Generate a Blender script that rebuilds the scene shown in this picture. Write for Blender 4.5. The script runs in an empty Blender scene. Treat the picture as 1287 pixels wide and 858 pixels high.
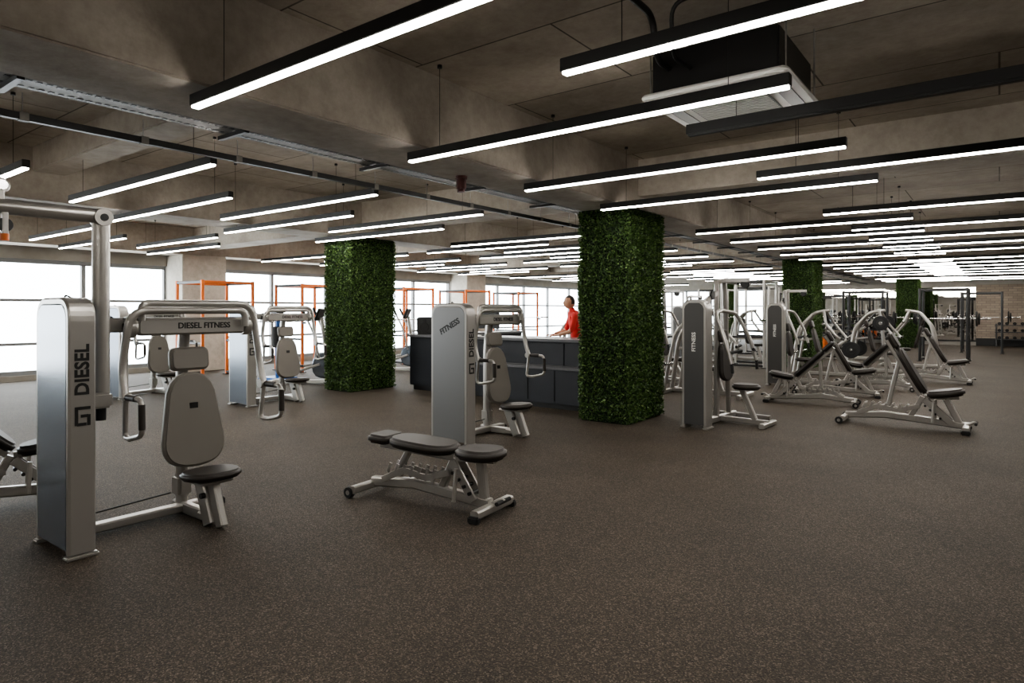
import bpy, bmesh, math, random
import numpy as np
from mathutils import Vector, Matrix
random.seed(7)
rng = np.random.default_rng(5)
S = bpy.context.scene
COL = S.collection
V = Vector

# ------------------------------------------------------------ materials
def mat(name, col, rough=0.5, metal=0.0, emit=None, es=0.0, spec=None):
    m = bpy.data.materials.new(name); m.use_nodes = True
    b = m.node_tree.nodes['Principled BSDF']
    b.inputs['Base Color'].default_value = (*col, 1)
    b.inputs['Roughness'].default_value = rough
    b.inputs['Metallic'].default_value = metal
    if spec is not None: b.inputs['Specular IOR Level'].default_value = spec
    if emit:
        b.inputs['Emission Color'].default_value = (*emit, 1)
        b.inputs['Emission Strength'].default_value = es
    return m

def nd(m, t, **kw):
    n = m.node_tree.nodes.new(t)
    for k, v in kw.items(): setattr(n, k, v)
    return n

def ramp(n, stops):
    cr = n.color_ramp
    while len(cr.elements) < len(stops): cr.elements.new(0.5)
    for e, (p, c) in zip(cr.elements, stops):
        e.position = p; e.color = (*c, 1)

def noisy(m, c1, c2, scale=5, detail=6, bump=0.0, lo=0.35, hi=0.65, bscale=None, bdist=0.01):
    nt = m.node_tree; L = nt.links; b = nt.nodes['Principled BSDF']
    g = nd(m, 'ShaderNodeNewGeometry')
    n = nd(m, 'ShaderNodeTexNoise'); n.inputs['Scale'].default_value = scale; n.inputs['Detail'].default_value = detail
    L.new(g.outputs['Position'], n.inputs['Vector'])
    r = nd(m, 'ShaderNodeValToRGB'); ramp(r, [(lo, c1), (hi, c2)])
    L.new(n.outputs['Fac'], r.inputs['Fac']); L.new(r.outputs['Color'], b.inputs['Base Color'])
    if bump:
        n2 = nd(m, 'ShaderNodeTexNoise'); n2.inputs['Scale'].default_value = bscale or scale * 4
        L.new(g.outputs['Position'], n2.inputs['Vector'])
        bp = nd(m, 'ShaderNodeBump'); bp.inputs['Strength'].default_value = bump; bp.inputs['Distance'].default_value = bdist
        L.new(n2.outputs['Fac'], bp.inputs['Height']); L.new(bp.outputs['Normal'], b.inputs['Normal'])
    return m, g, r

# rubber floor
M_floor = mat('rubber_floor', (.05, .04, .03), .7, spec=.25)
def build_floor_mat(m):
    nt = m.node_tree; L = nt.links; b = nt.nodes['Principled BSDF']
    g = nd(m, 'ShaderNodeNewGeometry')
    v = nd(m, 'ShaderNodeTexVoronoi'); v.inputs['Scale'].default_value = 170
    L.new(g.outputs['Position'], v.inputs['Vector'])
    sep = nd(m, 'ShaderNodeSeparateColor'); L.new(v.outputs['Color'], sep.inputs['Color'])
    r = nd(m, 'ShaderNodeValToRGB')
    ramp(r, [(0, (.024, .0185, .0135)), (.45, (.045, .035, .0255)), (.8, (.068, .053, .039)), (.98, (.15, .12, .09))])
    L.new(sep.outputs['Red'], r.inputs['Fac'])
    n = nd(m, 'ShaderNodeTexNoise'); n.inputs['Scale'].default_value = 1.1; n.inputs['Detail'].default_value = 5
    L.new(g.outputs['Position'], n.inputs['Vector'])
    r2 = nd(m, 'ShaderNodeValToRGB'); ramp(r2, [(.3, (.82, .82, .82)), (.7, (1.12, 1.11, 1.10))])
    L.new(n.outputs['Fac'], r2.inputs['Fac'])
    mx = nd(m, 'ShaderNodeMix', data_type='RGBA', blend_type='MULTIPLY'); mx.inputs['Factor'].default_value = 1
    L.new(r.outputs['Color'], mx.inputs['A']); L.new(r2.outputs['Color'], mx.inputs['B'])
    L.new(mx.outputs['Result'], b.inputs['Base Color'])
    n3 = nd(m, 'ShaderNodeTexNoise'); n3.inputs['Scale'].default_value = 120; n3.inputs['Detail'].default_value = 3
    L.new(g.outputs['Position'], n3.inputs['Vector'])
    bp = nd(m, 'ShaderNodeBump'); bp.inputs['Strength'].default_value = .7; bp.inputs['Distance'].default_value = .008
    L.new(n3.outputs['Fac'], bp.inputs['Height']); L.new(bp.outputs['Normal'], b.inputs['Normal'])
build_floor_mat(M_floor)

# raw concrete with formwork joints
def concrete(name, c1, c2, joint=True):
    m = mat(name, c1, .85)
    nt = m.node_tree; L = nt.links; b = nt.nodes['Principled BSDF']
    _, g, r = noisy(m, c1, c2, 1.1, 8, .3, .3, .7, 14, .02)
    n = nd(m, 'ShaderNodeTexNoise'); n.inputs['Scale'].default_value = 9; n.inputs['Detail'].default_value = 10
    n.inputs['Roughness'].default_value = .7
    L.new(g.outputs['Position'], n.inputs['Vector'])
    rr = nd(m, 'ShaderNodeValToRGB'); ramp(rr, [(.35, (.86, .85, .83)), (.62, (1.05, 1.05, 1.05))])
    L.new(n.outputs['Fac'], rr.inputs['Fac'])
    m0 = nd(m, 'ShaderNodeMix', data_type='RGBA', blend_type='MULTIPLY'); m0.inputs['Factor'].default_value = 1
    L.new(r.outputs['Color'], m0.inputs['A']); L.new(rr.outputs['Color'], m0.inputs['B'])
    L.new(m0.outputs['Result'], b.inputs['Base Color'])
    if joint:
        br = nd(m, 'ShaderNodeTexBrick'); br.offset = 0.5
        br.inputs['Scale'].default_value = 1.0; br.inputs['Mortar Size'].default_value = .008
        br.inputs['Brick Width'].default_value = 2.5; br.inputs['Row Height'].default_value = 1.25
        br.inputs['Color1'].default_value = (1, 1, 1, 1); br.inputs['Color2'].default_value = (.78, .78, .78, 1)
        br.inputs['Mortar'].default_value = (.25, .25, .25, 1)
        L.new(g.outputs['Position'], br.inputs['Vector'])
        mx = nd(m, 'ShaderNodeMix', data_type='RGBA', blend_type='MULTIPLY'); mx.inputs['Factor'].default_value = 1
        L.new(m0.outputs['Result'], mx.inputs['A']); L.new(br.outputs['Color'], mx.inputs['B'])
        L.new(mx.outputs['Result'], b.inputs['Base Color'])
    return m
M_slab = concrete('ceiling_concrete', (.33, .29, .24), (.50, .45, .38))
M_beam = concrete('beam_concrete', (.31, .275, .235), (.47, .43, .37), False)
M_conc = concrete('column_concrete', (.42, .39, .34), (.58, .54, .48), False)
M_wall = mat('plaster_wall', (.30, .28, .25), .8); noisy(M_wall, (.26, .24, .21), (.33, .31, .28), 2)
M_dark = mat('black_paint_metal', (.012, .012, .012), .4)
M_silver = mat('silver_powdercoat', (.40, .385, .36), .30, .6)
M_panel = mat('grey_shroud_blue_reflection', (.22, .25, .29), .2, .65)  # bluish tint puts the window reflection into the base colour
M_panelG = mat('grey_shroud_matt', (.20, .20, .20), .35, .5)
M_panelD = mat('dark_shroud', (.07, .069, .067), .4, .3)
M_chrome = mat('chrome', (.7, .7, .7), .14, 1.0)
M_pad = mat('black_leather', (.025, .022, .02), .45, spec=.35)
M_padg = mat('taupe_leather', (.17, .157, .137), .5)
M_padg2 = mat('taupe_dark_leather', (.036, .031, .027), .48, spec=.35)
M_rub = mat('rubber_black', (.012, .012, .012), .75)
M_galv = mat('galvanised_steel', (.40, .39, .37), .42, .7); noisy(M_galv, (.3, .29, .27), (.45, .44, .42), 12)
M_tray = mat('tray_steel', (.2, .19, .175), .5, .6); noisy(M_tray, (.16, .15, .14), (.24, .23, .21), 8)
M_orange = mat('orange_paint', (.62, .14, .02), .45)
M_red = mat('red_fabric', (.70, .05, .045), .8)
M_alarm = mat('alarm_plastic', (.08, .018, .014), .5)
M_blue = mat('blue_paint', (.02, .10, .32), .4)
M_desk = mat('slate_laminate', (.010, .012, .016), .5); noisy(M_desk, (.009, .0105, .014), (.013, .015, .02), 3)
M_desktop = mat('counter_stone', (.11, .11, .115), .35)
M_white = mat('white_plastic', (.62, .61, .58), .45)
M_frame = mat('window_frame_paint', (.22, .225, .23), .5)
M_led = mat('led_diffuser', (.9, .9, .9), .4, 0, (1.0, .955, .89), 50)
M_ledoff = mat('led_diffuser_off', (.02, .02, .02), .5)
M_skin = mat('skin', (.60, .33, .22), .5)
M_hair = mat('hair', (.03, .02, .015), .7)
M_trous = mat('trousers', (.02, .022, .03), .8)
M_eye = mat('eye_dark', (.01, .01, .01), .2)
M_mirror = mat('mirror_silver', (.62, .60, .57), .015, 1.0)
M_ink = mat('black_lettering', (.012, .012, .012), .5)
M_leaf = mat('artificial_leaf', (.02, .08, .012), .55)
def leafm(m):
    nt = m.node_tree; L = nt.links; b = nt.nodes['Principled BSDF']
    g = nd(m, 'ShaderNodeNewGeometry')
    r = nd(m, 'ShaderNodeValToRGB')
    ramp(r, [(0, (.018, .044, .009)), (.5, (.050, .105, .022)), (.85, (.095, .17, .04)), (1, (.21, .29, .10))])
    L.new(g.outputs['Random Per Island'], r.inputs['Fac']); L.new(r.outputs['Color'], b.inputs['Base Color'])
leafm(M_leaf)
M_back = mat('hedge_backing', (.008, .016, .006), .9)
M_brick = mat('beige_brick', (.4, .33, .25), .85)
def brickm(m):
    nt = m.node_tree; L = nt.links; b = nt.nodes['Principled BSDF']
    tc = nd(m, 'ShaderNodeNewGeometry')
    sp = nd(m, 'ShaderNodeSeparateXYZ'); cb = nd(m, 'ShaderNodeCombineXYZ')
    L.new(tc.outputs['Position'], sp.inputs[0]); L.new(sp.outputs['X'], cb.inputs['X']); L.new(sp.outputs['Z'], cb.inputs['Y'])
    br = nd(m, 'ShaderNodeTexBrick'); br.inputs['Scale'].default_value = 1
    br.inputs['Brick Width'].default_value = .30; br.inputs['Row Height'].default_value = .10; br.inputs['Mortar Size'].default_value = .008
    br.inputs['Color1'].default_value = (.32, .265, .21, 1); br.inputs['Color2'].default_value = (.24, .195, .155, 1); br.inputs['Mortar'].default_value = (.17, .14, .115, 1)
    L.new(cb.outputs[0], br.inputs['Vector']); L.new(br.outputs['Color'], b.inputs['Base Color'])
brickm(M_brick)
M_glass = bpy.data.materials.new('window_glass'); M_glass.use_nodes = True
nt = M_glass.node_tree; nt.nodes.clear()
o = nt.nodes.new('ShaderNodeOutputMaterial'); mi = nt.nodes.new('ShaderNodeMixShader'); t = nt.nodes.new('ShaderNodeBsdfTransparent'); gl = nt.nodes.new('ShaderNodeBsdfGlossy')
gl.inputs['Roughness'].default_value = .03; t.inputs['Color'].default_value = (.96, .98, .98, 1); mi.inputs[0].default_value = .05
nt.links.new(t.outputs[0], mi.inputs[1]); nt.links.new(gl.outputs[0], mi.inputs[2]); nt.links.new(mi.outputs[0], o.inputs[0])

# ------------------------------------------------------------ mesh builder
class MB:
    def __init__(s): s.v = []; s.f = []; s.m = []; s.s = []; s.mats = []
    def mi(s, m):
        if m not in s.mats: s.mats.append(m)
        return s.mats.index(m)
    def add(s, vs, fs, m, smooth=False, M=None):
        o = len(s.v); k = s.mi(m)
        s.v += [tuple(M @ V(p)) if M else tuple(p) for p in vs]
        for f in fs: s.f.append(tuple(i + o for i in f)); s.m.append(k); s.s.append(smooth)
    def addbm(s, bm, m, smooth=False, M=None):
        bm.verts.ensure_lookup_table()
        s.add([v.co.copy() for v in bm.verts], [tuple(v.index for v in f.verts) for f in bm.faces], m, smooth, M); bm.free()
    def box(s, c, size, m, bev=0.0, R=None, seg=2):
        bm = bmesh.new(); bmesh.ops.create_cube(bm, size=1)
        for v in bm.verts: v.co = V((v.co.x * size[0], v.co.y * size[1], v.co.z * size[2]))
        if bev: bmesh.ops.bevel(bm, geom=bm.edges[:], offset=bev, segments=seg, affect='EDGES')
        bm.verts.index_update()
        M = Matrix.Translation(V(c)) @ (R.to_4x4() if R else Matrix.Identity(4))
        s.addbm(bm, m, False, M)
    def bb(s, a, b, m, bev=0.0):
        a = V(a); b = V(b); s.box((a + b) / 2, [abs(q) for q in (b - a)], m, bev)
    def sweep(s, path, prof, m, smooth=True, up=None):
        P = [V(p) for p in path]; n = len(prof)
        t0 = (P[1] - P[0]).normalized()
        ref = V(up) if up else (V((0, 0, 1)) if abs(t0.z) < .9 else V((1, 0, 0)))
        x = ref.cross(t0).normalized(); vs = []; prev = t0
        for i, p in enumerate(P):
            if i == 0: t = t0
            elif i == len(P) - 1: t = (P[i] - P[i - 1]).normalized()
            else: t = ((P[i] - P[i - 1]).normalized() + (P[i + 1] - P[i]).normalized()).normalized()
            q = prev.rotation_difference(t); x = (q @ x); x = (x - t * x.dot(t)).normalized(); prev = t
            y = t.cross(x)
            for a, b in prof: vs.append(p + x * a + y * b)
        fs = []
        for i in range(len(P) - 1):
            for j in range(n):
                j2 = (j + 1) % n; fs.append((i * n + j, i * n + j2, (i + 1) * n + j2, (i + 1) * n + j))
        s.add(vs, fs, m, smooth)
        s.add(vs[:n], [tuple(range(n))[::-1]], m); s.add(vs[-n:], [tuple(range(n))], m)
    def tube(s, path, r, m, seg=12, fil=0.0, r2=None):
        if fil: path = fillet(path, fil)
        ry = r2 or r
        s.sweep(path, [(r * math.cos(2 * math.pi * i / seg), ry * math.sin(2 * math.pi * i / seg)) for i in range(seg)], m)
    def bar(s, path, w, h, m, fil=0.0, up=None):
        if fil: path = fillet(path, fil)
        c = min(w, h) * .18; a = w / 2; b = h / 2
        s.sweep(path, [(a, -b + c), (a, b - c), (a - c, b), (-a + c, b), (-a, b - c), (-a, -b + c), (-a + c, -b), (a - c, -b)], m, False, up)
    def pad(s, outline, t, M, m, bev=.02):
        bm = bmesh.new(); vs = [bm.verts.new((x, y, -t / 2)) for x, y in outline]
        f = bm.faces.new(vs); r = bmesh.ops.extrude_face_region(bm, geom=[f])
        nv = [g for g in r['geom'] if isinstance(g, bmesh.types.BMVert)]
        for v in nv: v.co.z += t
        bmesh.ops.recalc_face_normals(bm, faces=bm.faces[:])
        es = [e for e in bm.edges if abs(e.verts[0].co.z - e.verts[1].co.z) < 1e-6]
        bmesh.ops.bevel(bm, geom=es, offset=bev, segments=3, affect='EDGES')
        bm.verts.index_update(); bm.faces.ensure_lookup_table()
        o = len(s.v); k = s.mi(m); bm.verts.ensure_lookup_table()
        s.v += [tuple(M @ v.co) for v in bm.verts]
        for f in bm.faces:
            s.f.append(tuple(v.index + o for v in f.verts)); s.m.append(k); s.s.append(len(f.verts) <= 4)
        bm.free()
    def disc(s, c, axis, r, t, m, seg=28, hole=0.0):
        a = V(axis).normalized(); c = V(c)
        x = a.orthogonal().normalized(); y = a.cross(x)
        prof = [(hole, -t / 2), (r * .93, -t / 2), (r, -t / 4), (r, t / 4), (r * .93, t / 2), (hole, t / 2)]
        vs = []; n = len(prof)
        for i in range(seg):
            th = 2 * math.pi * i / seg; d = x * math.cos(th) + y * math.sin(th)
            for (rr, h) in prof: vs.append(c + d * max(rr, .0005) + a * h)
        fs = []
        for i in range(seg):
            i2 = (i + 1) % seg
            for j in range(n - 1): fs.append((i * n + j, i * n + j + 1, i2 * n + j + 1, i2 * n + j))
        s.add(vs, fs, m, False)
    def text(s, body, size, M, m, ext=.0015, off=.018):
        cu = bpy.data.curves.new('t', 'FONT'); cu.body = body; cu.size = size; cu.extrude = ext; cu.offset = size * off
        cu.align_x = 'CENTER'; cu.align_y = 'CENTER'; cu.resolution_u = 3
        ob = bpy.data.objects.new('t', cu); COL.objects.link(ob)
        dg = bpy.context.evaluated_depsgraph_get(); me = ob.evaluated_get(dg).to_mesh()
        s.add([v.co.copy() for v in me.vertices], [tuple(p.vertices) for p in me.polygons], m, False, M)
        bpy.data.objects.remove(ob)
    def mesh(s, name):
        me = bpy.data.meshes.new(name); me.from_pydata(s.v, [], s.f)
        for m in s.mats: me.materials.append(m)
        me.polygons.foreach_set('material_index', s.m); me.polygons.foreach_set('use_smooth', s.s); me.update()
        return me
    def obj(s, name, loc=(0, 0, 0), rot=0):
        return put(name, s.mesh(name), loc, rot)

def put(name, me, loc=(0, 0, 0), rot=0, sc=1):
    ob = bpy.data.objects.new(name, me); ob.location = loc; ob.rotation_euler = (0, 0, math.radians(rot)); ob.scale = (sc, sc, sc); COL.objects.link(ob); return ob

def fillet(path, r, n=5):
    P = [V(p) for p in path]; out = [P[0]]
    for i in range(1, len(P) - 1):
        a = P[i - 1] - P[i]; b = P[i + 1] - P[i]
        d = min(r, a.length * .48, b.length * .48)
        A = P[i] + a.normalized() * d; C = P[i] + b.normalized() * d
        for k in range(n + 1):
            t = k / n; out.append(A * (1 - t) ** 2 + P[i] * 2 * t * (1 - t) + C * t * t)
    out.append(P[-1]); return out

def basis(o, u, v):
    u = V(u).normalized(); v = V(v).normalized(); n = u.cross(v).normalized(); v = n.cross(u)
    return Matrix(((u.x, v.x, n.x, o[0]), (u.y, v.y, n.y, o[1]), (u.z, v.z, n.z, o[2]), (0, 0, 0, 1)))

def rrect(w, h, r, n=4, cx=0, cy=0):
    pts = []
    for (sx, sy, a0) in ((1, 1, 0), (-1, 1, 90), (-1, -1, 180), (1, -1, 270)):
        for k in range(n + 1):
            a = math.radians(a0 + 90 * k / n); pts.append((cx + sx * (w / 2 - r) + r * math.cos(a), cy + sy * (h / 2 - r) + r * math.sin(a)))
    return pts

def taper(pts, n=3):
    for _ in range(n):
        q = []
        for i in range(len(pts)):
            a = pts[i]; b = pts[(i + 1) % len(pts)]
            q += [(a[0] * .75 + b[0] * .25, a[1] * .75 + b[1] * .25), (a[0] * .25 + b[0] * .75, a[1] * .25 + b[1] * .75)]
        pts = q
    return pts

# ------------------------------------------------------------ room shell
X0, X1, Y0, Y1, H = -16.5, 9.0, -5.0, 34.0, 3.5
b = MB(); b.bb((X0 - .3, Y0 - .3, -.2), (X1 + .3, Y1 + .3, 0), M_floor); b.obj('floor')
b = MB(); b.bb((X0 - .3, Y0 - .3, H), (X1 + .3, Y1 + .3, H + .25), M_slab)
BZ = 2.86
for x in (-16.4, -10.15, -4.55, 2.2):
    b.bb((x, Y0, BZ), (x + .72, Y1, H + .02), M_beam, .012)
XB = [(-2.6, .62), (7.85, .62), (18.2, .62), (28.6, .62)]; XS = [(1.0, .35), (2.75, .35), (13.1, .35), (23.5, .35)]
for y, w in XB: b.bb((X0, y, 3.02), (X1, y + w, H + .02), M_beam, .012)
for y, w in XS: b.bb((X0, y, 3.2), (-4.5, y + w, H + .02), M_beam, .012)
b.obj('ceiling')
def soffit(y, x=0):
    z = H
    for yy, w in XB:
        if yy - .03 < y < yy + w + .03: z = 3.02
    if x < -4.5:
        for yy, w in XS:
            if yy - .03 < y < yy + w + .03: z = min(z, 3.2)
    return z - .003

def window(name, axis, fixed, a0, a1, z0=.12, z1=2.6, n=6, zs=(.78, 1.72)):
    b = MB(); d = .05
    def bx(p0, p1, q0, q1, dd=d, m=M_frame):
        if axis == 'Y': b.bb((fixed - dd, p0, q0), (fixed + dd, p1, q1), m)
        else: b.bb((p0, fixed - dd, q0), (p1, fixed + dd, q1), m)
    bx(a0, a1, z0, z0 + .09); bx(a0, a1, z1 - .09, z1)
    for i in range(n + 1):
        p = a0 + (a1 - a0) * i / n; bx(max(a0, p - .04), min(a1, p + .04), z0 + .07, z1 - .07)
    for z in zs: bx(a0 + .03, a1 - .03, z - .03, z + .03, .04)
    bx(a0 + .02, a1 - .02, z0 + .03, z1 - .03, .004, M_glass)
    b.obj(name)
bays = [(-5.0, 7.6, 7), (8.7, 18.0, 5), (19.1, 28.4, 5), (29.5, 34.0, 3)]
b = MB()
b.bb((X0 - .25, Y0, 2.6), (X0, Y1, H), M_wall); b.bb((X0 - .25, Y0, 0), (X0, Y1, .12), M_wall)
for y in (7.6, 18.0, 28.4): b.bb((X0 - .25, y, .12), (X0, y + 1.1, 2.6), M_wall)
b.obj('wall_left')
for i, (a, c, n) in enumerate(bays): window('window_%d' % (i + 1), 'Y', X0 - .12, a, c, n=n)
b = MB()
b.bb((X0 - .25, Y1, 2.6), (X1, Y1 + .25, H), M_wall); b.bb((X0, Y1, 0), (-9.6, Y1 + .25, .12), M_wall)
b.bb((-9.6, Y1, 0), (-.8, Y1 + .25, 2.6), M_wall); b.bb((-.8, Y1, 0), (X1, Y1 + .25, 2.6), M_brick)
b.obj('wall_far')
window('window_5', 'X', Y1 + .12, X0, -9.6, n=5)
b = MB(); b.bb((X1, Y0, 0), (X1 + .25, Y1, H), M_wall); b.obj('wall_right')
b = MB(); b.bb((X0 - .25, Y0 - .25, 0), (X1, Y0, H), M_wall); b.obj('wall_back')
b = MB()
for i in range(5):
    x = -7.6 + i * 1.36; b.bb((x + .005, Y1 - .025, .22), (x + 1.355, Y1 - .003, 2.5), M_mirror)
b.bb((-7.62, Y1 - .04, .16), (-.78, Y1 - .003, .22), M_dark)
b.obj('wall_mirror')
b = MB(); b.bb((-.8, Y1 - .06, 0), (X1, Y1 - .002, .32), M_dark, .01); b.obj('baseboard_far')
for i, y in enumerate((7.6, 18.0, 28.4)):
    b = MB(); b.bb((X0 + .002, y, 0), (X0 + .8, y + 1.1, BZ), M_conc, .015); b.obj('concrete_column')

# ------------------------------------------------------------ hedge columns
def hedge_mesh(w, d, h, n):
    b = MB(); b.bb((-w / 2 + .03, -d / 2 + .03, 0), (w / 2 - .03, d / 2 - .03, h), M_back)
    V0 = np.array(b.v); F0 = b.f
    per = 2 * (w + d); u = rng.random(n) * per; z = rng.random(n) * (h - .03) + .015
    px = np.zeros(n); py = np.zeros(n); nx = np.zeros(n); ny = np.zeros(n)
    for i, q in enumerate(u):
        if q < w: px[i], py[i], ny[i] = -w / 2 + q, -d / 2, -1
        elif q < w + d: px[i], py[i], nx[i] = w / 2, -d / 2 + q - w, 1
        elif q < 2 * w + d: px[i], py[i], ny[i] = w / 2 - (q - w - d), d / 2, 1
        else: px[i], py[i], nx[i] = -w / 2, d / 2 - (q - 2 * w - d), -1
    N = np.stack([nx, ny, np.zeros(n)], 1); dep = rng.random(n) * .05 - .035
    C = np.stack([px, py, z], 1) + N * dep[:, None]
    D = rng.normal(size=(n, 3)) * .7 + N * .7 + np.array([0, 0, .25]); D /= np.linalg.norm(D, axis=1)[:, None]
    R = rng.normal(size=(n, 3)); Sd = np.cross(D, R); Sd /= np.linalg.norm(Sd, axis=1)[:, None]
    L = (.018 + rng.random(n) * .020)[:, None]; Wd = L * .36
    q = np.stack([C - D * L * .5, C + Sd * Wd, C + D * L * .8, C - Sd * Wd], 1).reshape(-1, 3)
    q[:, 2] = np.clip(q[:, 2], .002, h)
    vs = np.concatenate([V0, q]); o = len(V0)
    fs = F0 + [(o + 4 * i, o + 4 * i + 1, o + 4 * i + 2, o + 4 * i + 3) for i in range(n)]
    m2 = bpy.data.meshes.new('hedge_column'); m2.from_pydata(vs.tolist(), [], fs)
    m2.materials.append(M_back); m2.materials.append(M_leaf)
    mi = np.ones(len(fs), dtype=np.int32); mi[:len(F0)] = 0
    m2.polygons.foreach_set('material_index', mi); m2.update()
    return m2
hm = hedge_mesh(.75, 1.1, BZ, 52000)
for (x, y) in ((-3.85, 7.6), (-9.45, 7.6), (-3.85, 18.0), (-9.95, 17.6), (-2.6, 30.4), (-9.45, 28.4)):
    put('hedge_clad_column', hm, (x - .375, y + .55, 0))

# ------------------------------------------------------------ LED pendants
def led(length, on=True):
    b = MB(); w = .03; l = length / 2
    b.bb((-l, -w, .012), (l, w, .082), M_dark, .003)
    b.bb((-l + .012, -.022, 0), (l - .012, .022, .013), M_led if on else M_ledoff)
    for x in (-l + .35, l - .35):
        b.tube([(x, 0, .08), (x, 0, .74)], .0025, M_dark, 5)
        b.tube([(x, 0, .72), (x, 0, .745)], .02, M_dark, 8)
    return b.mesh('linear_pendant_lamp')
LM = led(3.05); LM2 = led(3.2); LOFF = led(3.05, False)
LZ = 2.75
def lamp(me, xc, y): put('linear_pendant_lamp', me, (xc, y, LZ))  # lamps at negative y are out of view, added for consistent lighting
for y in [-3.2, -1.4, 2.0, 3.83, 5.5, 7.12, 10.3, 12.0, 13.7, 15.4, 17.1, 19.6, 21.3, 23.0, 24.7, 26.4, 29.5, 31.2, 32.6]: lamp(LM, -2.46, y)
for y in [-2.4, 2.9, 6.35, 9.25, 11.3, 13.0, 14.7, 16.4, 19.0, 20.6, 22.2, 23.9, 25.6, 27.4, 30.2, 32.0]: lamp(LM, -.33, y)
lamp(LOFF, -.27, 4.47)
for y in [-2.4, 2.88, 4.7, 6.5, 9.4, 11.1, 12.9, 14.7, 16.5, 20.0, 22.0, 24.0, 26.0, 30.5, 32.5]: lamp(LM2, -7.0, y)
for y in [-1.0, 1.95, 3.85, 5.55, 7.3, 10.2, 12.0, 13.8, 15.6, 17.4, 21.0, 23.0, 25.0, 27.0, 31.5]: lamp(LM2, -8.45, y)
for y in [3.2, 4.9, 6.6, 9.4, 11.2, 13.0, 15.0, 17.0, 20.0, 23.0, 26.0, 30.5]: lamp(LM, -13.7, y)
for y in [-1.5, 4.0, 5.8, 10.3, 12.1, 14.0, 16.0, 21.5, 24.5]: lamp(LM, -12.3, y)
for y in [-3, 0, 3, 6, 9.5, 12.5, 15.5, 20, 23, 26, 30.5]: lamp(LM, 5.6, y)  # row right of the view, added for illumination

# ------------------------------------------------------------ ceiling services
b = MB()
for x in (-4.98, -4.74):
    b.bb((x - .003, Y0 + .1, 2.92), (x + .003, Y1 - .1, 2.985), M_tray)
b.bb((-4.98, Y0 + .1, 2.92), (-4.74, Y1 - .1, 2.924), M_tray)
y = Y0 + .2
while y < Y1 - .2:
    for x in (-4.95, -4.80): b.bb((x, y, 2.917), (x + .03, y + .03, 2.9215), M_dark)
    y += .055
y = Y0 + .5
while y < Y1 - .3:
    for x in (-5.02, -4.70): b.tube([(x, y, 2.89), (x, y, soffit(y, -5))], .005, M_galv, 6)
    b.bb((-5.06, y - .02, 2.88), (-4.66, y + .02, 2.912), M_dark); y += 1.45
for k in range(3): b.tube([(-4.93 + k * .055, Y0 + .2, 2.94), (-4.93 + k * .055, Y1 - .2, 2.94)], .013, M_dark, 6)
b.obj('cable_tray')
b = MB(); b.bb((-4.94, Y0 + .1, 2.70), (-4.90, Y1 - .1, 2.745), M_dark)
y = Y0 + .6
while y < Y1 - .3:
    b.bb((-4.945, y, 2.695), (-4.895, y + .05, 2.75), M_tray); b.tube([(-4.92, y + .02, 2.74), (-4.92, y + .02, 2.876)], .004, M_galv, 6); y += .72
b.obj('lighting_busbar_track')
b = MB(); b.tube([(-10.45, Y0 + .1, 2.95), (-10.45, Y1 - .1, 2.95)], .05, M_galv, 12)
y = Y0 + .8
while y < Y1: b.tube([(-10.45, y, 2.98), (-10.45, y, soffit(y, -10))], .005, M_galv, 6); y += 2.2
b.obj('sprinkler_pipe')
b = MB(); cx, cy = -1.5, 4.57
b.bb((cx - .42, cy - .42, 2.985), (cx + .42, cy + .42, 3.27), M_dark, .01)
b.pad(rrect(.97, .97, .05), .035, Matrix.Translation((cx, cy, 2.967)), M_white, .01)
b.bb((cx - .27, cy - .27, 2.943), (cx + .27, cy + .27, 2.95), M_frame)
for i in range(15):
    b.bb((cx - .26, cy - .255 + i * .035, 2.938), (cx + .26, cy - .247 + i * .035, 2.944), M_white)
for sx, sy in ((1, 0), (-1, 0), (0, 1), (0, -1)):
    w = (.045, .32) if sx else (.32, .045)
    b.bb((cx + sx * .375 - w[0], cy + sy * .375 - w[1], 2.944), (cx + sx * .375 + w[0], cy + sy * .375 + w[1], 2.951), M_dark)
for sx in (-1, 1):
    for sy in (-1, 1): b.tube([(cx + sx * .45, cy + sy * .38, 2.99), (cx + sx * .45, cy + sy * .38, 3.497)], .006, M_galv, 6)
b.tube([(cx - .3, cy - .42, 3.15), (cx - .3, cy - .6, 3.15), (cx - .3, cy - .68, 3.42), (cx - .3, cy - 2.2, 3.42)], .022, M_dark, 10, .1)
b.tube([(cx - .15, cy - .42, 3.12), (cx - .15, cy - .7, 3.1), (cx - .12, cy - .8, 3.40), (cx + 1.5, cy - .8, 3.42)], .014, M_dark, 10, .1)
b.obj('ceiling_air_conditioner')
b = MB(); b.tube([(0, 0, .03), (0, 0, .13)], .05, M_alarm, 16); b.tube([(0, 0, .13), (0, 0, .16)], .06, M_alarm, 16); b.tube([(0, 0, 0), (0, 0, .03)], .035, M_alarm, 16); b.obj('fire_alarm_sounder', (-4.35, 4.9, 2.70))

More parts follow.
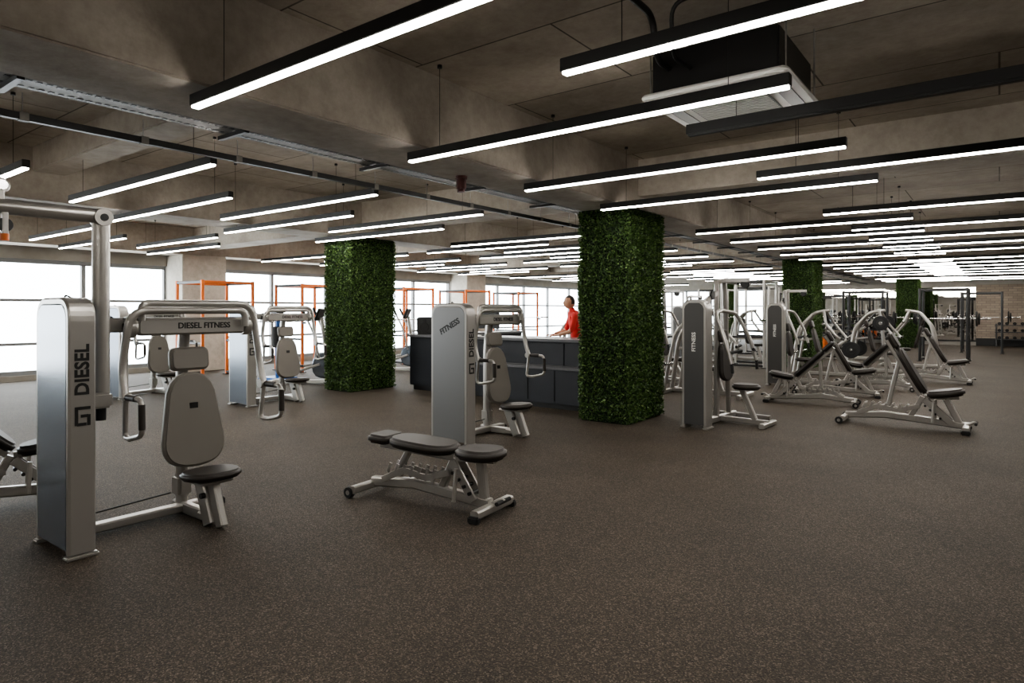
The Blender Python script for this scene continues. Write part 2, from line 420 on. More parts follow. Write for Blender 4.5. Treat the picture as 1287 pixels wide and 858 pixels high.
# ------------------------------------------------------------ machines
def tower(b, x0, x1, y0, y1, h, side=True, front=True, pm=None):
    d = (y1 - y0); yc = (y0 + y1) / 2; t = .05; pm = pm or M_panel
    path = fillet([(x0 + t / 2, yc, .03), (x0 + t / 2, yc, h - t / 2), (x1 - t / 2, yc, h - t / 2), (x1 - t / 2, yc, .03)], .12, 8)
    hw = d / 2; c = .012; a = t / 2
    b.sweep(path, [(hw, -a + c), (hw, a - c), (hw - c, a), (-hw + c, a), (-hw, a - c), (-hw, -a + c), (-hw + c, -a), (hw - c, -a)], M_silver, False, up=(1, 0, 0))
    ins = [(x0 + .035, .05), (x1 - .035, .05), (x1 - .035, h - .12), (x1 - .055, h - .08), (x1 - .10, h - .045), (x0 + .10, h - .045), (x0 + .055, h - .08), (x0 + .035, h - .12)]
    for yy in (y0 + .006, y1 - .006):
        b.pad(ins, .016, basis((0, yy, 0), (1, 0, 0), (0, 0, 1)), pm, .003)
    for xx in (x0 + .02, x1 - .02): b.box((xx, yc, .012), (.07, d + .03, .024), M_silver, .008)
    for k in range(12): b.bb((x0 + .09, y0 + .04, .10 + k * .045), (x1 - .09, y1 - .04, .135 + k * .045), M_dark)
    for xx in (x0 + .16, x1 - .16): b.tube([(xx, yc, .08), (xx, yc, h - .06)], .01, M_chrome, 8)
    if side:
        b.text('DIESEL', .105, basis((x1 + .0015, yc, h - .44), (0, 0, 1), (0, -1, 0)), M_ink, off=.03)
        lx = x1 + .001
        for (u0, u1, w0, w1) in ((-.042, .042, .04, .058), (-.042, -.024, -.055, .04), (-.03, .02, -.058, -.04), (.024, .042, -.058, .008), (-.010, .03, -.008, .010)):
            b.bb((lx, yc + u0, h - .72 + w0), (lx + .002, yc + u1, h - .72 + w1), M_ink)
    if front:
        b.text('FITNESS', .09, basis(((x0 + x1) / 2 + .02, y0 - .003, h - .26), (1, 0, .5), (-.5, 0, 1)), M_ink, off=.03)

def backpad(b, M, m=None, w=.36, h=.62, head=True):
    o = taper([(-w * .34, 0), (w * .34, 0), (w * .58, h * .18), (w * .52, h * .45), (w * .38, h), (-w * .38, h), (-w * .52, h * .45), (-w * .58, h * .18)], 2)
    b.pad(o, .07, M, m or M_padg, .016)
    if head: b.pad(rrect(w * .70, .17, .045, cy=h + .10), .07, M, m or M_padg, .016)

def press(front=True, pm=None):
    b = MB(); tower(b, -.45, .10, -.88, -.73, 1.58, True, front, pm)
    b.bar([(-.3, -.74, .045), (-.3, .25, .045)], .09, .06, M_silver)
    b.bar([(-.42, 0, .045), (.10, 0, .045)], .06, .08, M_silver)
    b.box((-.3, .27, .03), (.1, .05, .06), M_rub, .01)
    b.tube([(-.34, 0, .06), (-.34, 0, 1.0), (-.30, 0, 1.36)], .038, M_silver, 14, .1, .055)
    b.box((-.34, 0, .2), (.13, .10, .16), M_silver, .02)
    b.bar([(-.26, -.80, 1.40), (-.26, .42, 1.40)], .09, .10, M_silver)
    b.pad(rrect(.78, .12, .03), .07, basis((-.17, 0, 1.385), (0, 1, 0), (0, 0, 1)), M_silver, .015)
    b.text('DIESEL FITNESS', .058, basis((-.133, .07, 1.39), (0, 1, 0), (0, 0, 1)), M_ink, off=.02)
    for y in (-.42, .42):
        b.disc((-.2, y, 1.385), (0, 1, 0), .075, .06, M_silver); b.disc((-.2, y, 1.385), (0, 1, 0), .03, .075, M_dark)
    for sg in (1, -1):
        dx = .0 if sg > 0 else .07; dz = .03 if sg > 0 else -.02
        b.tube([(-.16 + dx, -sg * .36, 1.40 + dz), (-.16 + dx, -sg * .36, 1.52 + dz), (-.16 + dx, sg * .46, 1.52 + dz), (-.12, sg * .50, 1.10), (-.06, sg * .50, .92)], .026, M_silver, 12, .12)
        b.tube([(-.03, sg * .50, .93), (.17, sg * .50, .93), (.18, sg * .50, .70), (-.0, sg * .50, .66)], .017, M_silver, 10, .05)
        b.tube([(.175, sg * .50, .90), (.18, sg * .50, .74)], .021, M_padg2, 12)
        b.tube([(-.06, sg * .50, .93), (-.09, sg * .49, .66), (.0, sg * .50, .66)], .017, M_silver, 10, .05)
        b.tube([(-.03, sg * .5, .93), (.1, sg * .5, .93)], .022, M_padg2, 12)
        b.disc((-.07, sg * .49, .93), (0, 1, 0), .035, .045, M_silver)
    M = basis((-.14, 0, .37), (0, 1, 0), (-.12, 0, 1)); backpad(b, M, w=.40, h=.68)
    b.box((-.22, 0, .8), (.13, .06, .06), M_dark); b.box((-.24, 0, .5), (.2, .06, .06), M_silver)
    o = taper([(-.17, -.20), (.2, -.17), (.2, .17), (-.17, .20)], 2)
    b.pad(o, .055, Matrix.Translation((.12, -.02, .36)) @ Matrix.Rotation(-.06, 4, 'Y'), M_padg2, .016)
    b.pad(rrect(.3, .24, .03), .02, Matrix.Translation((.10, -.03, .32)), M_silver, .005)
    b.bar([(.02, -.04, .33), (.16, -.04, .02)], .06, .12, M_silver); b.bar([(.14, -.02, .33), (.27, -.02, .02)], .05, .09, M_silver)
    b.bar([(-.02, -.02, .045), (.22, -.02, .045)], .05, .05, M_silver)
    b.disc((.14, -.09, .22), (0, 1, 0), .02, .03, M_dark)
    b.tube([(.02, .09, .30), (.02, .2, .30)], .012, M_dark, 8)
    b.tube([(-.2, -.80, 1.56), (-.2, -.80, 1.60), (-.26, -.5, 1.45)], .006, M_dark, 6, .03)
    b.tube([(-.3, -.7, .14), (-.3, -.1, .17)], .006, M_dark, 8)
    return b.mesh('chest_press_machine')
PM = press(True, M_panelG); PM0 = press(False)
put('chest_press_machine', PM0, (-4.53, 2.35, 0))
put('chest_press_machine', PM, (-4.73, 6.19, 0))
put('chest_press_machine', PM0, (-9.35, 6.35, 0), 0)
put('chest_press_machine', PM0, (-12.0, 5.5, 0), 10)

# cable boom frame at left, bracketed to the weight tower
b = MB(); PX = -4.58; PY = 1.70
b.tube([(PX, PY, .88), (PX, PY, 2.06)], .05, M_silver, 20)
b.box((PX, PY - .012, .93), (.13, .12, .10), M_silver, .015)
b.tube([(PX, PY, .80), (PX, PY, .90)], .03, M_dark, 14)
b.disc((PX, PY, 2.09), (1, 0, 0), .058, .11, M_silver); b.disc((PX, PY, 2.09), (1, 0, 0), .025, .125, M_dark)
b.tube([(PX, PY, 2.10), (PX, -.9, 2.10)], .046, M_silver, 20)
b.tube([(PX, -.9, .0), (PX, -.9, 2.10)], .05, M_silver, 20); b.box((PX, -.9, .015), (.3, .3, .03), M_silver, .01)
for yy in (1.18, .2):
    b.bar([(PX, yy, 2.12), (PX, yy, 2.20)], .03, .05, M_silver)
    b.disc((PX, yy, 2.22), (1, 0, 0), .045, .03, M_silver); b.disc((PX + .03, yy, 2.22), (1, 0, 0), .03, .01, M_chrome)
    b.bar([(PX + .04, yy + .01, 2.06), (PX + .04, yy + .01, 1.94)], .03, .04, M_galv)
    b.tube([(PX + .04, yy + .01, 1.94), (PX + .04, yy + .01, 1.90)], .022, M_orange, 12)
    b.disc((PX + .04, yy + .01, 1.99), (1, 0, 0), .04, .03, M_dark)
b.obj('cable_boom_frame')

def bench(angle, seat_tilt=8, m1=None, ft=.62, sh=.09):
    b = MB(); m1 = m1 or M_pad
    b.bar([(-.64, 0, .09), (-.2, 0, .13), (ft - .02, 0, .075)], .07, .08, M_silver)
    b.bar([(-.64, -.25, .07), (-.64, .25, .07)], .06, .06, M_silver)
    b.bar([(ft, -.24, .055), (ft, .24, .055)], .07, .06, M_silver)
    for y in (-.24, .24):
        b.disc((-.68, y, .045), (0, 1, 0), .045, .04, M_rub); b.disc((-.68, y, .045), (0, 1, 0), .02, .045, M_silver)
        b.box((ft, y * 1.02, .025), (.09, .05, .05), M_rub, .01)
    for y in (-.05, .05):
        b.bar([(ft - .14, y, .09), (.12 + sh, y, .35)], .02, .07, M_silver)
        b.bar([(-.50, y, .13), (-.28, y, .235), (-.05, y, .20), (.16, y, .27)], .014, .05, M_silver, .05)
        for k in range(7): b.bar([(-.44 + k * .075, y, .20 - .004 * k), (-.41 + k * .075, y, .275)], .014, .026, M_silver)
        b.tube([(.30, y * 3.4, .10), (.22 + sh, y * 3.0, .34)], .016, M_silver, 8)
    for k in range(4): b.tube([(.22 + k * .05, -.08, .28 - k * .045), (.22 + k * .05, .08, .28 - k * .045)], .014, M_dark, 8)
    b.bar([(ft - .07, 0, .10), (.38 + sh * .5, 0, .37)], .06, .07, M_silver); b.bar([(.06, 0, .12), (.1 + sh, 0, .38)], .05, .06, M_silver)
    b.tube([(ft, 0, .08), (ft + .07, .0, .12), (ft + .10, 0, .11)], .016, M_silver, 8, .03); b.tube([(ft + .09, -.09, .11), (ft + .09, .09, .11)], .016, M_rub, 8)
    a = math.radians(angle); hx, hz = .10 + sh, .41
    d = V((-math.cos(a), 0, math.sin(a))); n = V((math.sin(a), 0, math.cos(a)))
    o = V((hx, 0, hz)) + n * .03
    M = basis(o, (0, -1, 0), d)
    if M.col[2].to_3d().dot(n) < 0: M = basis(o, (0, 1, 0), d)
    w = .31
    out = taper([(-w * .52, 0), (w * .52, 0), (w * .54, .4), (w * .38, .60), (-w * .38, .60), (-w * .54, .4)], 2)
    b.pad(out, .075, M, m1, .02)
    b.pad(rrect(.26, .21, .05, cy=.70), .07, M, m1, .02)
    b.bar([V((hx, 0, hz)) - n * .03, V((hx, 0, hz)) - n * .03 + d * .74], .06, .05, M_silver)
    p = V((hx, 0, hz)) - n * .04 + d * .45
    b.bar([p, (-.18 if angle > 30 else -.38, 0, .2)], .05, .05, M_silver)
    s = math.radians(seat_tilt)
    o2 = taper([(-.19, -.14), (.19, -.18), (.19, .18), (-.19, .14)], 2)
    M2 = Matrix.Translation((.33 + sh, 0, .44)) @ Matrix.Rotation(-s, 4, 'Y')
    b.pad(o2, .08, M2, m1, .022); b.bar([(.12 + sh, 0, .38), (.46 + sh, 0, .40)], .05, .05, M_silver)
    return b.mesh('adjustable_weight_bench')
BF = bench(2, 1, M_padg2, .53, .09); BI = bench(62, 10, M_padg2); BI2 = bench(45, 10)
put('adjustable_weight_bench', BF, (-3.50, 3.64, 0), 6)
put('adjustable_weight_bench', BI, (-.98, 9.7, 0), 0, 1.06)
put('adjustable_weight_bench', BI2, (-6.15, 1.45, 0), 75)
put('adjustable_weight_bench', BI2, (-2.45, 11.2, 0), 185)
put('adjustable_weight_bench', BI, (-2.3, 12.6, 0), 10)
put('adjustable_weight_bench', BI2, (-1.9, 14.2, 0), 170)
put('adjustable_weight_bench', BI, (-1.1, 16.1, 0), 0)

def pull(pm=None):
    b = MB(); tower(b, -.24, .10, -.10, .08, 1.64, False, False, pm or M_panelD)
    b.text('FITNESS', .07, basis((-.07, -.103, 1.1), (0, 0, 1), (-1, 0, 0)), M_white, off=.02)
    b.bar([(-.05, .1, .05), (-.05, 1.15, .05)], .06, .08, M_silver)
    b.bar([(-.35, 1.15, .035), (.45, 1.15, .035)], .07, .06, M_silver)
    b.bar([(-.05, .62, .05), (.62, .62, .05)], .06, .07, M_silver); b.bar([(.6, .4, .035), (.6, .86, .035)], .07, .06, M_silver)
    b.bar([(-.05, .55, .05), (-.05, .55, 1.90)], .07, .06, M_silver)
    b.bar([(-.05, .95, .05), (-.05, .80, 1.92)], .05, .06, M_silver)
    b.bar([(-.05, .5, 1.88), (-.05, .9, 1.92)], .05, .06, M_silver); b.bar([(-.05, .68, 1.90), (.35, .64, 1.90)], .05, .06, M_silver)
    b.bar([(0, .0, 1.58), (-.05, .55, 1.74)], .05, .07, M_silver)
    b.disc((.30, .64, 1.85), (0, 1, 0), .06, .03, M_dark); b.disc((0, .3, 1.70), (1, 0, 0), .06, .03, M_dark)
    for sg in (1, -1):
        b.tube([(-.02, .62, 1.50), (.05, .62 + sg * .35, 1.46), (.22, .62 + sg * .42, 1.1), (.30, .62 + sg * .42, .82)], .026, M_silver, 10, .1)
        b.tube([(.28, .62 + sg * .42, .96), (.34, .62 + sg * .20, .98)], .02, M_rub, 10); b.tube([(.30, .62 + sg * .42, .84), (.31, .62 + sg * .42, .70)], .02, M_rub, 10)
    backpad(b, basis((.06, .62, .56), (0, 1, 0), (-.1, 0, 1)), M_padg2, .3, .5)
    b.pad(taper([(-.17, -.17), (.18, -.13), (.18, .13), (-.17, .17)], 2), .07, Matrix.Translation((.32, .62, .50)), M_padg2, .02)
    b.bar([(.26, .62, .47), (.44, .62, .07)], .06, .07, M_silver)
    return b.mesh('seated_pulldown_machine')
PL = pull()
put('seated_pulldown_machine', PL, (-3.02, 8.02, 0), -4)
put('seated_pulldown_machine', PL, (-3.5, 13.5, 0), 0)
put('seated_pulldown_machine', PL, (-6.9, 14.4, 0), 20)
put('seated_pulldown_machine', PL, (-7.2, 17.5, 0), 0)
put('seated_pulldown_machine', PL, (-5.6, 12.0, 0), 0)

def plate(b, c, ax, r=.22, m=None):
    b.disc(c, ax, r, .045, m or M_rub); b.disc(c, ax, r * .55, .05, M_dark); b.disc(c, ax, .045, .06, M_chrome, 14)

def plated(pl=True):
    b = MB()
    b.bar([(-.7, 0, .05), (.65, 0, .05)], .07, .08, M_silver)
    for x in (-.7, .65): b.bar([(x, -.4, .035), (x, .4, .035)], .07, .07, M_silver)
    b.tube([(-.68, 0, .06), (-.55, 0, 1.0), (-.25, 0, 1.45), (.1, 0, 1.5)], .04, M_silver, 12, .15)
    for sg in (1, -1):
        b.tube([(-.68, sg * .36, .06), (-.5, sg * .30, 1.1), (-.25, sg * .1, 1.42)], .03, M_silver, 12, .1)
        b.tube([(0, sg * .14, 1.48), (.1, sg * .45, 1.2), (.35, sg * .48, .88), (.42, sg * .25, .85)], .028, M_silver, 12, .1)
        b.tube([(.42, sg * .48, .87), (.42, sg * .24, .85)], .024, M_rub, 10)
        b.tube([(.08, sg * .42, 1.2), (.08, sg * .68, 1.2)], .024, M_chrome, 10)
        b.tube([(-.55, sg * .3, .55), (-.55, sg * .62, .55)], .024, M_chrome, 10)
        if pl: plate(b, (-.55, sg * .50, .55), (0, 1, 0), .2); plate(b, (.08, sg * .55, 1.2), (0, 1, 0), .17)
    backpad(b, basis((-.12, 0, .5), (0, 1, 0), (-.25, 0, 1)), M_padg2, .32, .6)
    b.bar([(-.55, 0, .8), (-.2, 0, .85)], .05, .05, M_silver)
    b.pad(taper([(-.17, -.17), (.18, -.13), (.18, .13), (-.17, .17)], 2), .07, Matrix.Translation((.14, 0, .47)), M_padg2, .02)
    b.bar([(.12, 0, .44), (.25, 0, .07)], .06, .08, M_silver)
    return b.mesh('plate_loaded_press_machine')
PT = plated(); PN = plated(False)
for x, y, r, m in ((-4.15, 11.3, 0, PN), (-2.3, 17.8, 0, PT), (-7.4, 12.6, 10, PN), (-1.9, 20.0, 180, PN), (-5.9, 19.8, 0, PN), (-8.0, 21, 0, PN), (-3.2, 16.2, 0, PN)):
    put('plate_loaded_press_machine', m, (x, y, 0), r)

def legpress():
    b = MB()
    for sg in (1, -1):
        b.bar([(-.9, sg * .3, .04), (.9, sg * .3, .04)], .07, .07, M_silver)
        b.tube([(-.85, sg * .3, .06), (.75, sg * .3, 1.35), (.85, sg * .3, .06)], .035, M_silver, 12, .08)
        b.tube([(.3, sg * .3, .98), (.3, sg * .62, .98)], .024, M_chrome, 10)
    for x in (-.9, .9): b.bar([(x, -.4, .035), (x, .4, .035)], .07, .07, M_silver)
    b.pad(rrect(.5, .55, .04), .04, basis((.42, 0, 1.2), (0, 1, 0), (.8, 0, 1.0)), M_dark, .01)
    backpad(b, basis((-.35, 0, .32), (0, 1, 0), (-.8, 0, .7)), M_pad, .4, .65)
    b.bar([(-.4, 0, .3), (-.85, 0, .7)], .06, .06, M_silver); b.bar([(-.4, -.3, .3), (-.4, .3, .3)], .06, .06, M_silver)
    b.pad(rrect(.34, .4, .05), .07, Matrix.Translation((-.22, 0, .34)), M_pad, .02)
    return b.mesh('leg_press_machine')
LP = legpress()
put('leg_press_machine', LP, (-3.6, 22.2, 0), 10)

def rack(m, w=1.15, d=1.1, h=2.15, bar_z=1.25, plates=True, t=.07):
    b = MB()
    for sx in (-1, 1):
        for sy in (-1, 1):
            b.bar([(sx * d / 2, sy * w / 2, .02), (sx * d / 2, sy * w / 2, h)], t, t, m); b.box((sx * d / 2, sy * w / 2, .01), (.13, .13, .02), M_dark)
        b.bar([(sx * d / 2, -w / 2, h - .04), (sx * d / 2, w / 2, h - .04)], .05, .06, m)
    for sy in (-1, 1):
        b.bar([(-d / 2, sy * w / 2, h - .04), (d / 2, sy * w / 2, h - .04)], .05, .06, M_dark); b.bar([(-d / 2, sy * w / 2, .06), (d / 2, sy * w / 2, .06)], .06, .06, M_dark)
        b.bar([(-d / 2, sy * w / 2, .8), (d / 2, sy * w / 2, .8)], .05, .05, M_dark)
        b.box((d / 2 + .07, sy * w / 2, bar_z - .05), (.1, .05, .05), M_dark)
    x = d / 2 + .08
    b.tube([(x, -1.08, bar_z), (x, 1.08, bar_z)], .014, M_chrome, 10)
    for sy in (-1, 1):
        b.tube([(x, sy * .7, bar_z), (x, sy * 1.1, bar_z)], .025, M_chrome, 10)
        if plates: plate(b, (x, sy * .76, bar_z), (0, 1, 0), .225); plate(b, (x, sy * .82, bar_z), (0, 1, 0), .17)
    return b.mesh('power_rack')
RO = rack(M_orange, plates=False, t=.065); RB = rack(M_dark); RG = rack(M_silver, h=2.3, plates=False)
for x, y in ((-14.0, 7.5), (-14.0, 9.95), (-13.7, 13.0), (-13.7, 15.6), (-13.9, 18.6)): put('power_rack', RO, (x, y, 0), 0)
for x, y, r in ((-1.3, 23.0, 90), (-3.6, 24.5, 90), (-5.9, 25.6, 90), (-.5, 28.5, 90), (-5.8, 30.5, 90)): put('power_rack', RB, (x, y, 0), r)
for x, y, r in ((-5.4, 17.8, 0), (-6.6, 22.6, 0), (-8.6, 24.5, 0), (-11.0, 25.0, 0)): put('power_rack', RG, (x, y, 0), r)

def ellip():
    b = MB()
    b.bar([(-.7, 0, .05), (.7, 0, .05)], .09, .08, M_white)
    for x in (-.7, .7): b.bar([(x, -.28, .04), (x, .28, .04)], .08, .08, M_white)
    b.pad(taper([(-.25, -.25), (.25, -.25), (.3, .2), (-.2, .3)], 2), .16, basis((.35, 0, .38), (1, 0, 0), (0, 0, 1)), M_panel, .03)
    b.tube([(.45, 0, .3), (.30, 0, 1.35)], .04, M_silver, 12)
    b.pad(rrect(.34, .26, .04), .05, basis((.27, 0, 1.42), (0, 1, 0), (.4, 0, 1)), M_dark, .015)
    for sg in (1, -1):
        b.tube([(.35, sg * .22, .55), (.22, sg * .25, 1.1), (.02, sg * .27, 1.5)], .02, M_silver, 10, .1); b.tube([(.08, sg * .264, 1.38), (.0, sg * .27, 1.55)], .026, M_rub, 10)
        b.bar([(.35, sg * .2, .42), (-.5, sg * .2, .22 + .08 * sg)], .04, .05, M_silver); b.box((-.35, sg * .2, .29 + .06 * sg), (.36, .14, .03), M_rub, .01)
    b.disc((.38, 0, .38), (0, 1, 0), .26, .12, M_dark)
    return b.mesh('elliptical_trainer')
EL = ellip()
for x, y, r in ((-11.3, 8.0, 30), (-11.9, 11.0, 30), (-14.9, 5.3, 0)): put('elliptical_trainer', EL, (x, y, 0), r)
b = MB(); b.box((0, 0, .03), (.7, .55, .06), M_blue, .02); b.bar([(0, 0, .05), (0, 0, 1.55)], .1, .07, M_blue)
b.tube([(0, 0, .7), (0, 0, 1.15)], .12, M_rub, 16); b.box((.0, 0, 1.5), (.3, .22, .18), M_dark, .04)
b.obj('striking_post', (-12.5, 8.1, 0))

def drack():
    b = MB()
    for x in (-1.1, 1.1):
        b.bar([(x, -.25, .04), (x, .25, .04)], .06, .06, M_dark); b.bar([(x, .2, .04), (x, 0, .95)], .06, .06, M_dark)
    for z, y in ((.3, .06), (.6, .0), (.88, -.06)):
        b.box((0, y, z), (2.3, .28, .03), M_dark)
        for k in range(9):
            x = -1.0 + k * .25
            b.tube([(x, y - .14, z + .08), (x, y + .14, z + .08)], .014, M_chrome, 8)
            for s in (-1, 1): b.disc((x, y + s * .10, z + .08), (0, 1, 0), .062, .08, M_rub, 12)
    return b.mesh('dumbbell_rack')
DR = drack()
for x in (-6.2, -3.8): put('dumbbell_rack', DR, (x, 33.3, 0), 180)
put('dumbbell_rack', DR, (1.0, 33.3, 0), 180)
b = MB(); b.box((0, 0, .25), (.6, .75, .5), M_orange, .01); b.box((0, 0, .25), (.12, .755, .06), M_dark); b.obj('plyometric_box', (-5.7, 27.6, 0))

# ------------------------------------------------------------ reception desk
b = MB()
dx0, dx1, dy0, dy1 = -8.95, -4.78, 8.62, 9.05
b.bb((dx0 + .04, dy0 + .05, 0), (dx1 - .04, dy1 - .02, .09), M_dark)
b.bb((dx0, dy0, .09), (dx1, dy1, 1.0), M_desk, .004)
n = 6
for i in range(n):
    w = (dx1 - dx0) / n; x = dx0 + i * w
    b.bb((x + .008, dy0 - .018, .11), (x + w - .008, dy0 + .001, .97), M_desk, .004)
b.bb((dx0 - .03, dy0 - .06, 1.0), (dx1 + .02, dy1 + .25, 1.045), M_desktop, .006)
b.bb((dx0, dy1, 0), (dx0 + .45, 11.6, 1.0), M_desk, .004); b.bb((dx0 - .03, dy1 + .25, 1.0), (dx0 + .5, 11.63, 1.045), M_desktop, .006)
b.bb((-6.9, 8.2, .08), (dx1 + .05, 8.6, .60), M_desk, .006); b.bb((-6.93, 8.17, .60), (dx1 + .08, 8.6, .63), M_desktop, .004); b.bb((-6.85, 8.25, 0), (dx1, 8.58, .08), M_dark)
for x in (-6.4, -5.9, -5.4): b.bb((x, 8.19, .12), (x + .008, 8.201, .58), M_dark)
b.obj('reception_desk')
b = MB(); b.box((0, 0, .17), (.34, .3, .32), M_dark, .02); b.disc((.0, -.151, .14), (0, 1, 0), .09, .01, M_rub); b.disc((.0, -.151, .26), (0, 1, 0), .04, .01, M_rub); b.box((0, 0, .005), (.3, .26, .01), M_rub)
b.obj('loudspeaker', (-8.72, 8.86, 1.045), 20)
b = MB(); b.box((0, 0, .008), (.2, .16, .016), M_dark, .004); b.bar([(0, 0, .01), (0, 0, .2)], .03, .02, M_dark); b.box((0, .0, .28), (.5, .03, .3), M_dark, .006); b.obj('computer_monitor', (-7.3, 8.95, 1.045), 180)
b = MB(); b.box((0, 0, .10), (.24, .18, .2), M_white, .02); b.box((0, -.092, .12), (.16, .005, .08), M_dark); b.obj('card_terminal', (-8.1, 8.85, 1.045), 0)
b = MB(); b.bb((-.9, -.25, 0), (.9, .25, .9), M_desk, .005); b.bb((-.93, -.27, .9), (.93, .27, .94), M_desktop, .004)
for k in range(3): b.bb((-.88 + k * .6, -.262, .06), (-.32 + k * .6, -.249, .86), M_desk, .004)
b.obj('back_counter', (-7.2, 11.2, 0))

# ------------------------------------------------------------ person
def skin_part(nodes, edges, root=0, sub=2):
    me = bpy.data.meshes.new('p'); me.from_pydata([n[0] for n in nodes], edges, [])
    ob = bpy.data.objects.new('p', me); COL.objects.link(ob)
    ob.modifiers.new('s', 'SKIN'); sv = me.skin_vertices[0].data
    for i, n in enumerate(nodes):
        r = n[1]; sv[i].radius = (r, r) if not isinstance(r, tuple) else r
        sv[i].use_root = (i == root)
    ob.modifiers.new('u', 'SUBSURF').levels = sub
    dg = bpy.context.evaluated_depsgraph_get(); dg.update()
    m2 = ob.evaluated_get(dg).to_mesh()
    vs = [v.co.copy() for v in m2.vertices]; fs = [tuple(p.vertices) for p in m2.polygons]
    bpy.data.objects.remove(ob); return vs, fs

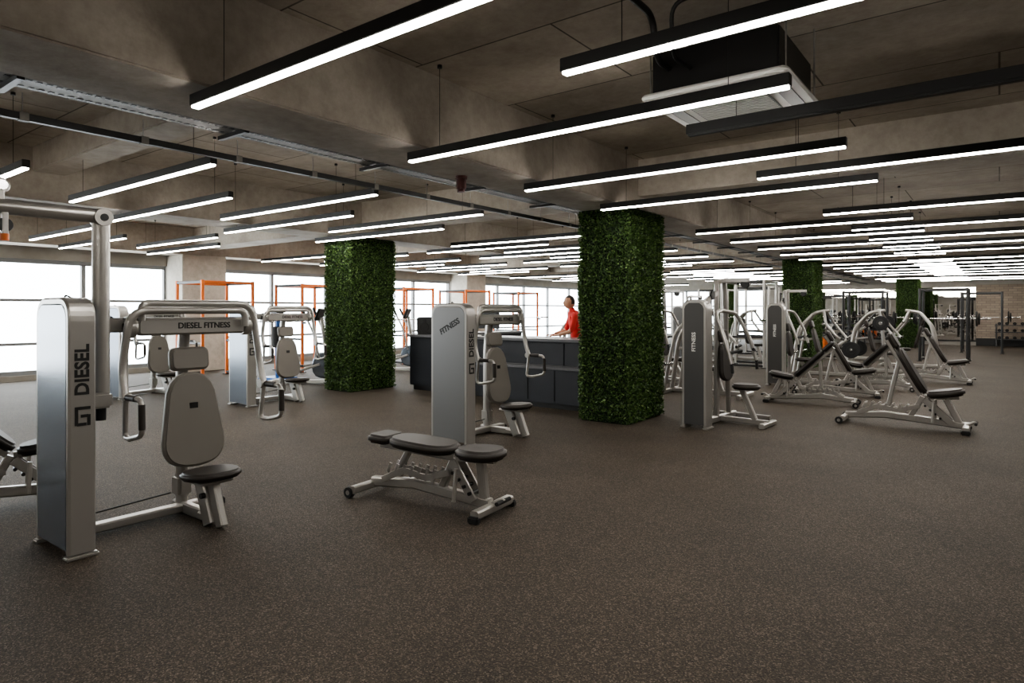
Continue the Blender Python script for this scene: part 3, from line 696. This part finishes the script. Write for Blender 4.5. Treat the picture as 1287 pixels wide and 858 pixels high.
def man(name, loc, rot):
    N = {}
    N['pel'] = ((0, 0, .96), (.15, .115)); N['ab'] = ((.02, 0, 1.10), (.15, .11)); N['ch'] = ((.06, 0, 1.30), (.17, .12)); N['ub'] = ((.08, 0, 1.42), (.12, .09))
    N['nk'] = ((.10, 0, 1.50), .055); N['hd'] = ((.115, 0, 1.56), .05)
    for s, k in ((1, 'l'), (-1, 'r')):
        N[k + 'sh'] = ((.08, s * .19, 1.42), .062); N[k + 'el'] = ((.16, s * .27, 1.15), .045); N[k + 'wr'] = ((.38, s * .20, 1.085), .028)
        N[k + 'hip'] = ((0, s * .09, .90), .092); N[k + 'kn'] = ((.02, s * .11, .50), .062); N[k + 'ank'] = ((-.03, s * .12, .09), .042); N[k + 'toe'] = ((.15, s * .14, .045), .038)
    E = [('pel', 'ab'), ('ab', 'ch'), ('ch', 'ub'), ('ub', 'nk'), ('nk', 'hd')]
    MT = {('pel', 'ab'): M_red, ('ab', 'ch'): M_red, ('ch', 'ub'): M_red, ('ub', 'nk'): M_skin, ('nk', 'hd'): M_skin}
    for k in 'lr':
        for e, m in ((('ub', k + 'sh'), M_red), ((k + 'sh', k + 'el'), M_red), ((k + 'el', k + 'wr'), M_skin), (('pel', k + 'hip'), M_trous), ((k + 'hip', k + 'kn'), M_trous), ((k + 'kn', k + 'ank'), M_trous), ((k + 'ank', k + 'toe'), M_rub)):
            E.append(e); MT[e] = m
    ks = list(N); nodes = [N[k] for k in ks]; edges = [(ks.index(a), ks.index(c)) for a, c in E]
    vs, fs = skin_part(nodes, edges)
    b = MB()
    def near(p):
        best = None
        for e in E:
            A = V(N[e[0]][0]); B = V(N[e[1]][0]); t = max(0, min(1, (p - A).dot(B - A) / (B - A).length_squared)); r = (p - A - (B - A) * t).length - (.10 if e[0] in ('pel', 'ab', 'ch') and not e[1].endswith('hip') else 0)
            if best is None or r < best[0]: best = (r, e, t)
        return best
    for f in fs:
        c = sum((vs[i] for i in f), V()) / len(f); r, e, t = near(c); m = MT[e]
        if e == ('ub', 'nk') and t < .45: m = M_red
        if e[1].endswith('wr') and t < .05: m = M_red
        b.mi(m); b.f.append(f); b.m.append(b.mats.index(m)); b.s.append(True)
    b.v = [tuple(v) for v in vs]
    bm = bmesh.new(); bmesh.ops.create_uvsphere(bm, u_segments=28, v_segments=20, radius=1)
    C = V((.145, 0, 1.645))
    for v in bm.verts:
        x, y, z = v.co
        w = .078 * (1 - .22 * max(0, -z)) ; d = .097; h = .118
        px = x * d; py = y * w; pz = z * h
        if z < -.2 and x > 0: px += .012 * (-z)
        if x > .75 and abs(y) < .3:
            if -.35 < z < .1: px += .022 * (1 - abs(y) / .3) * (1 - abs(z + .15) / .3)
            if -.62 < z < -.45: px += .006
        if x > .5 and .05 < z < .3 and .2 < abs(y) < .55: px -= .006
        v.co = (px, py, pz)
    bm.verts.index_update(); off = len(b.v); b.v += [tuple(v.co + C) for v in bm.verts]
    for f in bm.faces:
        c = f.calc_center_median(); m = M_hair if (c.z > .072 or (c.x < -.03 and c.z > -.035) or (c.x < .0 and c.z > .03)) else M_skin
        b.mi(m); b.f.append(tuple(v.index + off for v in f.verts)); b.m.append(b.mats.index(m)); b.s.append(True)
    bm.free()
    for s in (1, -1):
        b.pad(taper([(-.015, -.03), (.018, -.02), (.02, .025), (-.018, .03)], 2), .014, basis((.145, s * .079, 1.64), (1, 0, 0), (0, 0, 1)), M_skin, .004)
        b.disc((.236, s * .028, 1.662), (1, 0, .1), .009, .006, M_eye, 10)
    b.box((.238, 0, 1.59), (.006, .04, .008), M_red, .002)
    for s in (1, -1):
        w = V((.38, s * .20, 1.085))
        vs, fs = skin_part([(w - V((.02, 0, 0)), (.028, .022)), (w + V((.04, 0, -.006)), (.038, .016)), (w + V((.085, 0, -.012)), (.040, .014))], [(0, 1), (1, 2)]); b.add(vs, fs, M_skin, True)
        for k, (yy, ln) in enumerate(((-.033, .062), (-.011, .075), (.011, .070), (.033, .055))):
            p = w + V((.075, yy, -.012)); vs, fs = skin_part([(p, .010), (p + V((ln * .5, yy * .2, .004)), .0095), (p + V((ln * .8, yy * .3, -.006)), .0085), (p + V((ln, yy * .35, -.016)), .007)], [(0, 1), (1, 2), (2, 3)], sub=1); b.add(vs, fs, M_skin, True)
        p = w + V((.02, -s * .03, -.008)); vs, fs = skin_part([(p, .012), (p + V((.03, -s * .03, -.004)), .011), (p + V((.06, -s * .038, -.012)), .008)], [(0, 1), (1, 2)], sub=1); b.add(vs, fs, M_skin, True)
    ob = b.obj(name, loc, rot); return ob
man('man_at_reception', (-5.78, 9.52, 0), 222)

# ------------------------------------------------------------ world & camera
w = bpy.data.worlds.new('sky'); S.world = w; w.use_nodes = True
bg = w.node_tree.nodes['Background']; bg.inputs[0].default_value = (.93, .965, 1.0, 1); bg.inputs[1].default_value = 11.0
cam = bpy.data.cameras.new('camera'); co = bpy.data.objects.new('camera', cam); COL.objects.link(co)
cam.sensor_width = 36; cam.lens = 36 * 810 / 1287; cam.shift_y = -39 / 1287; cam.clip_end = 200
co.location = (0, 0, 1.5); co.rotation_euler = (math.radians(90), 0, math.radians(37.1))
S.camera = co
S.view_settings.view_transform = 'AgX'
try: S.view_settings.look = 'AgX - Medium High Contrast'
except Exception: pass
S.view_settings.exposure = 0
